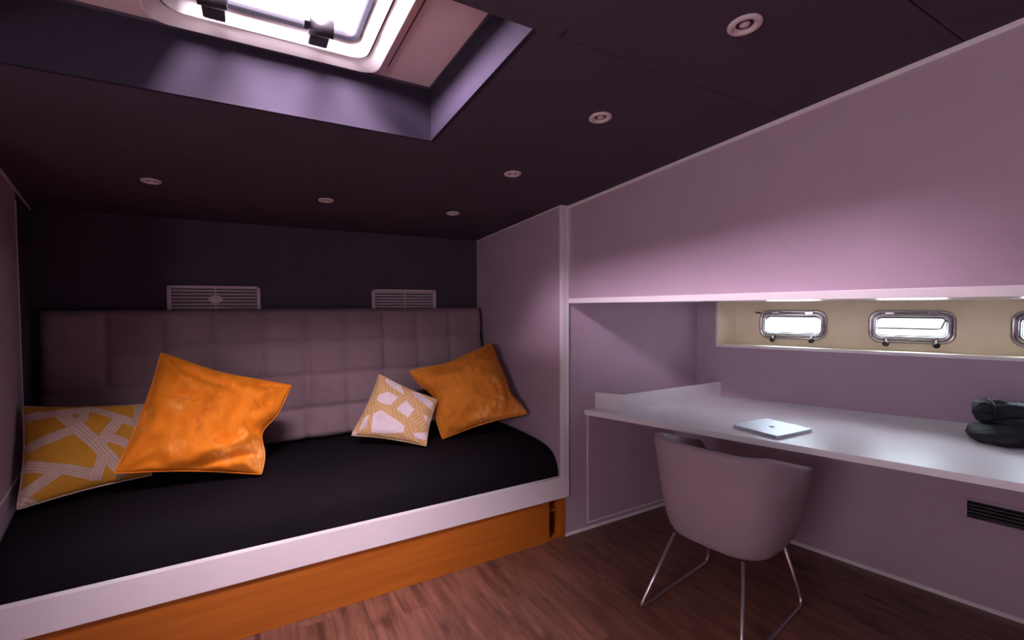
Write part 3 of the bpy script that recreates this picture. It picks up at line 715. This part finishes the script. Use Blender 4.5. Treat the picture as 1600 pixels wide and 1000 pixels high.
# ------------------------------------------------------------------ desk
dk = root('desk', (2.1, 1.0, 0.65), 'long white built-in desktop running along the hull wall', 'desk')
def fx(y): return 1.581 + (YE - y) * 0.349
def hxy(y): return 2.564 + (1.837 - y) * 0.3933
b = B(); b.prism([(fx(YE), YE - 0.0005), (fx(-0.9), -0.9), (hxy(-0.9) - 0.001, -0.9), (hxy(YE) - 0.001, YE - 0.0005)], 'z', 0.650, 0.678, 0.002); b.out('desktop', 'desk', dk)
b = B(); b.prism([(1.657, YE - 0.0005), (1.740, 1.832), (1.752, 1.836), (1.669, YE - 0.0005)], 'z', 0.6783, 0.766, 0.001); b.out('end_upstand', 'desk', dk)
b = B(); b.prism([(1.742, 1.831), (hxy(1.831) - 0.002, 1.831), (hxy(1.843) - 0.002, 1.843), (1.751, 1.843)], 'z', 0.6783, 0.766, 0.001); b.out('rear_upstand', 'desk', dk)

# air grille under the desk
ag = root('air_grille', LP + LD * 0.75 + LN * 0 + Vector((0, 0, GZ0)), 'dark slotted air grille in the kick panel under the desk', 'grille')
b = B(); q = 0.010
lbox(b, GS0 - q, GS1 + q, -0.005, 0.0, GZ1, GZ1 + q, 0.001); lbox(b, GS0 - q, GS1 + q, -0.005, 0.0, GZ0 - q, GZ0, 0.001); lbox(b, GS0 - q, GS0, -0.005, 0.0, GZ0, GZ1, 0.001); lbox(b, GS1, GS1 + q, -0.005, 0.0, GZ0, GZ1, 0.001)
b.out('frame', 'wall', ag)
lbox(B(), GS0, GS1, 0.030, 0.034, GZ0, GZ1).out('backing', 'dark', ag)
for k in range(5):
    z = GZ0 + 0.008 + k * 0.0145
    lbox(B(), GS0, GS1, 0.006, 0.024, z, z + 0.004).out('slat', 'black', ag)

# ------------------------------------------------------------------ laptop
lt = root('laptop', (2.06, 1.21, 0.6782), 'closed silver laptop lying on the white desk', 'laptop')
ax = Vector((0.252, 0.012, 0)).normalized(); ay = Vector((-0.012, 0.252, 0)).normalized(); rot = math.radians(-3)
ax = Vector((0.995, -0.05, 0)).normalized(); ay = Vector((0.12, 0.993, 0)).normalized(); ay = (ay - ax * ax.dot(ay)).normalized()
lc = Vector((2.060, 1.208, 0.6785))
def lap(name, mat, w, d, r, z0, z1, parent, cx=0, cy=0, bev=0.002):
    b = B().prism([(x + cx, y + cy) for x, y in rrect(w, d, r, 6)], 'z', z0, z1)
    return B().add([lc + ax * v[0] + ay * v[1] + Vector((0, 0, v[2])) for v in b.v], b.f).out(name, mat, parent)
base = lap('base', 'alu', 0.252, 0.218, 0.012, 0.0012, 0.0082, lt); lap('lid_gap', 'rubber', 0.247, 0.213, 0.011, 0.0082, 0.0092, lt)
lid = lap('lid', 'alu', 0.252, 0.218, 0.012, 0.0092, 0.0135, lt)
for cx, cy in ((-0.1, -0.08), (0.1, -0.08), (0.1, 0.08), (-0.1, 0.08)): lap('foot', 'rubber', 0.014, 0.014, 0.006, 0.0, 0.0012, base, cx, cy)
# fruit-shaped emblem on the lid
pts = []
for k in range(40):
    a = 2 * math.pi * k / 40; r = 0.0125 * (1 + 0.10 * math.cos(2 * a) - 0.16 * math.exp(-((a - math.pi / 2) / 0.35) ** 2) - 0.10 * math.exp(-((a - 1.5 * math.pi) / 0.3) ** 2))
    x, y = r * math.cos(a), r * math.sin(a)
    bx, by = 0.0150, 0.001
    d = math.hypot(x - bx, y - by)
    if d < 0.0062: x, y = bx + (x - bx) / d * 0.0062, by + (y - by) / d * 0.0062
    if x > bx - 0.002 and abs(y) < 0.006: x = min(x, bx - 0.0058)
    pts.append((x, y))
b = B().prism(pts, 'z', 0.0134, 0.0138); leaf = B().prism([(0.000, 0.0125), (0.0035, 0.0140), (0.0050, 0.0180), (0.0012, 0.0165)], 'z', 0.0134, 0.0138)
b.add(leaf.v, leaf.f)
B().add([lc + ax * v[0] + ay * v[1] + Vector((0, 0, v[2])) for v in b.v], b.f).out('emblem', 'ventback', lid)

# ------------------------------------------------------------------ chair
ch = root('tub_chair', (1.70, 1.18, 0), 'grey upholstered tub chair with thin steel sled legs at the desk', 'chair', rot=(0, 0, math.radians(9)), local=True)
def sup(a, ax_, ay_, p=3.2):
    c_, s_ = math.cos(a), math.sin(a); k = (abs(c_) ** p + abs(s_) ** p) ** (-1 / p); return ax_ * c_ * k, ay_ * s_ * k
def rimz(a):          # a = 0 faces the desk
    d = abs((a + math.pi) % (2 * math.pi) - math.pi)      # 0 front .. pi rear
    t = max(0, min(1, (d - 0.55) / 0.40)); t = t * t * (3 - 2 * t)
    arm = 0.607 + 0.097 * max(0, min(1, (d - 1.0) / 1.25))
    return 0.425 + (arm - 0.425) * t
NA = 96; AX, AY = 0.268, 0.272; SX = 0.022
rings = []
def ringat(fr, zf, fa=lambda a: 1): return [(sup(a, AX, AY)[0] * fr + SX, sup(a, AX, AY)[1] * fr, zf(a)) for a in [2 * math.pi * k / NA for k in range(NA)]]
def lerp(z0, t): return lambda a: z0 + (rimz(a) - 0.012 - z0) * t
rings.append(ringat(0.02, lambda a: 0.286)); rings.append(ringat(0.48, lambda a: 0.287)); rings.append(ringat(0.67, lambda a: 0.293)); rings.append(ringat(0.74, lambda a: 0.304)); rings.append(ringat(0.785, lambda a: 0.325))
for t in (0.1, 0.3, 0.5, 0.7, 0.85, 0.95, 1.0): rings.append(ringat(0.80 + 0.20 * t ** 0.75, lerp(0.335, t)))
rings.append(ringat(0.99, lambda a: rimz(a) - 0.004)); rings.append(ringat(0.955, lambda a: rimz(a))); rings.append(ringat(0.90, lambda a: rimz(a) - 0.001)); rings.append(ringat(0.86, lambda a: rimz(a) - 0.008)); rings.append(ringat(0.84, lambda a: rimz(a) - 0.022))
for t in (0.7, 0.4, 0.1): rings.append(ringat(0.74 + 0.10 * t, lambda a, t=t: 0.395 + (rimz(a) - 0.025 - 0.395) * t))
rings.append(ringat(0.72, lambda a: 0.39)); rings.append(ringat(0.02, lambda a: 0.39))
vs_ = [p for r_ in rings for p in r_]; fs = []
for i in range(len(rings) - 1):
    for k in range(NA): fs.append((i * NA + k, i * NA + (k + 1) % NA, (i + 1) * NA + (k + 1) % NA, (i + 1) * NA + k))
fs += [tuple(range(NA))[::-1], tuple((len(rings) - 1) * NA + k for k in range(NA))]
auto_smooth(link('shell', vs_, fs, 'chair', ch), 75)
rings = [ringat(0.02, lambda a: 0.391), ringat(0.69, lambda a: 0.391), ringat(0.715, lambda a: 0.40), ringat(0.72, lambda a: 0.425), ringat(0.69, lambda a: 0.443), ringat(0.55, lambda a: 0.452), ringat(0.02, lambda a: 0.456)]
vs_ = [p for r_ in rings for p in r_]; fs = []
for i in range(len(rings) - 1):
    for k in range(NA): fs.append((i * NA + k, i * NA + (k + 1) % NA, (i + 1) * NA + (k + 1) % NA, (i + 1) * NA + k))
fs += [tuple(range(NA))[::-1], tuple((len(rings) - 1) * NA + k for k in range(NA))]
auto_smooth(link('seat_cushion', vs_, fs, 'chair', ch), 75)
def bend(p, q, r_, R=0.03, n=5):      # rounded corner at q between p and r_
    p, q, r_ = Vector(p), Vector(q), Vector(r_); a = q + (p - q).normalized() * R; b_ = q + (r_ - q).normalized() * R
    return [(1 - t) ** 2 * a + 2 * t * (1 - t) * q + t * t * b_ for t in [k / n for k in range(n + 1)]]
for sgn in (1, -1):
    zf = 0.0072
    top_r = (-0.165, sgn * 0.140, 0.300); ft_r = (-0.315, sgn * 0.205, zf); ft_f = (0.235, sgn * 0.205, zf); top_f = (0.155, sgn * 0.150, 0.290)
    B().tube([top_r] + bend(top_r, ft_r, ft_f) + bend(ft_r, ft_f, top_f, 0.05) + [top_f], 0.0068, 10).out('sled_leg', 'leg', ch, True)

# ------------------------------------------------------------------ folded jacket on the desk
def blob(name, path, rads, mat, parent, seed, n=28, amp=0.12, flat=1.0):
    # swept lump with soft creases; rads = (half width, half height) per point
    path = [Vector(p) for p in path]; m_ = len(path); vs_ = []; fs = []
    for i, p in enumerate(path):
        t = (path[min(i + 1, m_ - 1)] - path[max(i - 1, 0)]).normalized(); side = Vector((t.y, -t.x, 0)).normalized(); up = Vector((0, 0, 1))
        for k in range(n):
            a = 2 * math.pi * k / n; w, h = rads[i]; ca, sa = math.cos(a), math.sin(a)
            q = 1 + amp * noise.noise(Vector((i * 0.22 + seed, ca * 1.5, sa * 1.5))) + amp * 0.5 * noise.noise(Vector((i * 0.6 + seed, ca * 4, sa * 4)))
            vs_.append(p + side * (w * q * ca) + up * (h * q * sa * (flat if sa < 0 else 1)))
    for i in range(m_ - 1):
        for k in range(n): fs.append((i * n + k, i * n + (k + 1) % n, (i + 1) * n + (k + 1) % n, (i + 1) * n + k))
    fs += [tuple(range(n))[::-1], tuple((m_ - 1) * n + k for k in range(n))]
    zm = 0.6785
    vs_ = [Vector((v.x, v.y, max(v.z, zm))) for v in vs_]
    return link(name, vs_, fs, mat, parent, True)
jk = root('folded_jacket', (2.72, 0.52, 0.678), 'black jacket folded in a heap on the right end of the desk', 'jacket')
def along_path(pts, n):
    out = []
    pts = [Vector(p) for p in pts]
    for k in range(n + 1):
        t = k / n * (len(pts) - 1); i = min(int(t), len(pts) - 2); out.append(pts[i].lerp(pts[i + 1], t - i))
    return out
N = 26
def taper(k, w, h, e0=0.18, e1=0.15):
    t = k / N; f = min(1, math.sqrt(max(0.0, 1 - (1 - min(1, t / e0)) ** 2)) + 0.02, math.sqrt(max(0.0, 1 - (1 - min(1, (1 - t) / e1)) ** 2)) + 0.02); return (w * f, h * f)
blob('body_fold', along_path([(2.585, 0.690, 0.712), (2.70, 0.56, 0.718), (2.86, 0.28, 0.718)], N), [taper(k, 0.105, 0.042, 0.30) for k in range(N + 1)], 'jacket', jk, 2.0, n=48, amp=0.26)
blob('collar_fold', along_path([(2.67, 0.66, 0.758), (2.75, 0.50, 0.762), (2.86, 0.33, 0.757)], N), [taper(k, 0.090, 0.030, 0.3) for k in range(N + 1)], 'jacket', jk, 11.0, n=48, amp=0.35)
sl = blob('sleeve_roll', along_path([(2.672, 0.705, 0.795), (2.76, 0.56, 0.785), (2.90, 0.30, 0.768)], N), [taper(k, 0.062, 0.048, 0.10) for k in range(N + 1)], 'jacket', jk, 6.0, n=48, amp=0.32)
B().tube([Vector((2.690, 0.680, 0.797)) + Vector((0.5, -0.86, 0)).normalized() * 0.02 + Vector((0.86, 0.5, 0)) * (0.060 * math.cos(a)) + Vector((0, 0, 0.046 * math.sin(a))) for a in [2 * math.pi * k / 28 for k in range(28)]], 0.006, 8, closed=True).out('cuff_hem', 'jacket', sl, True)
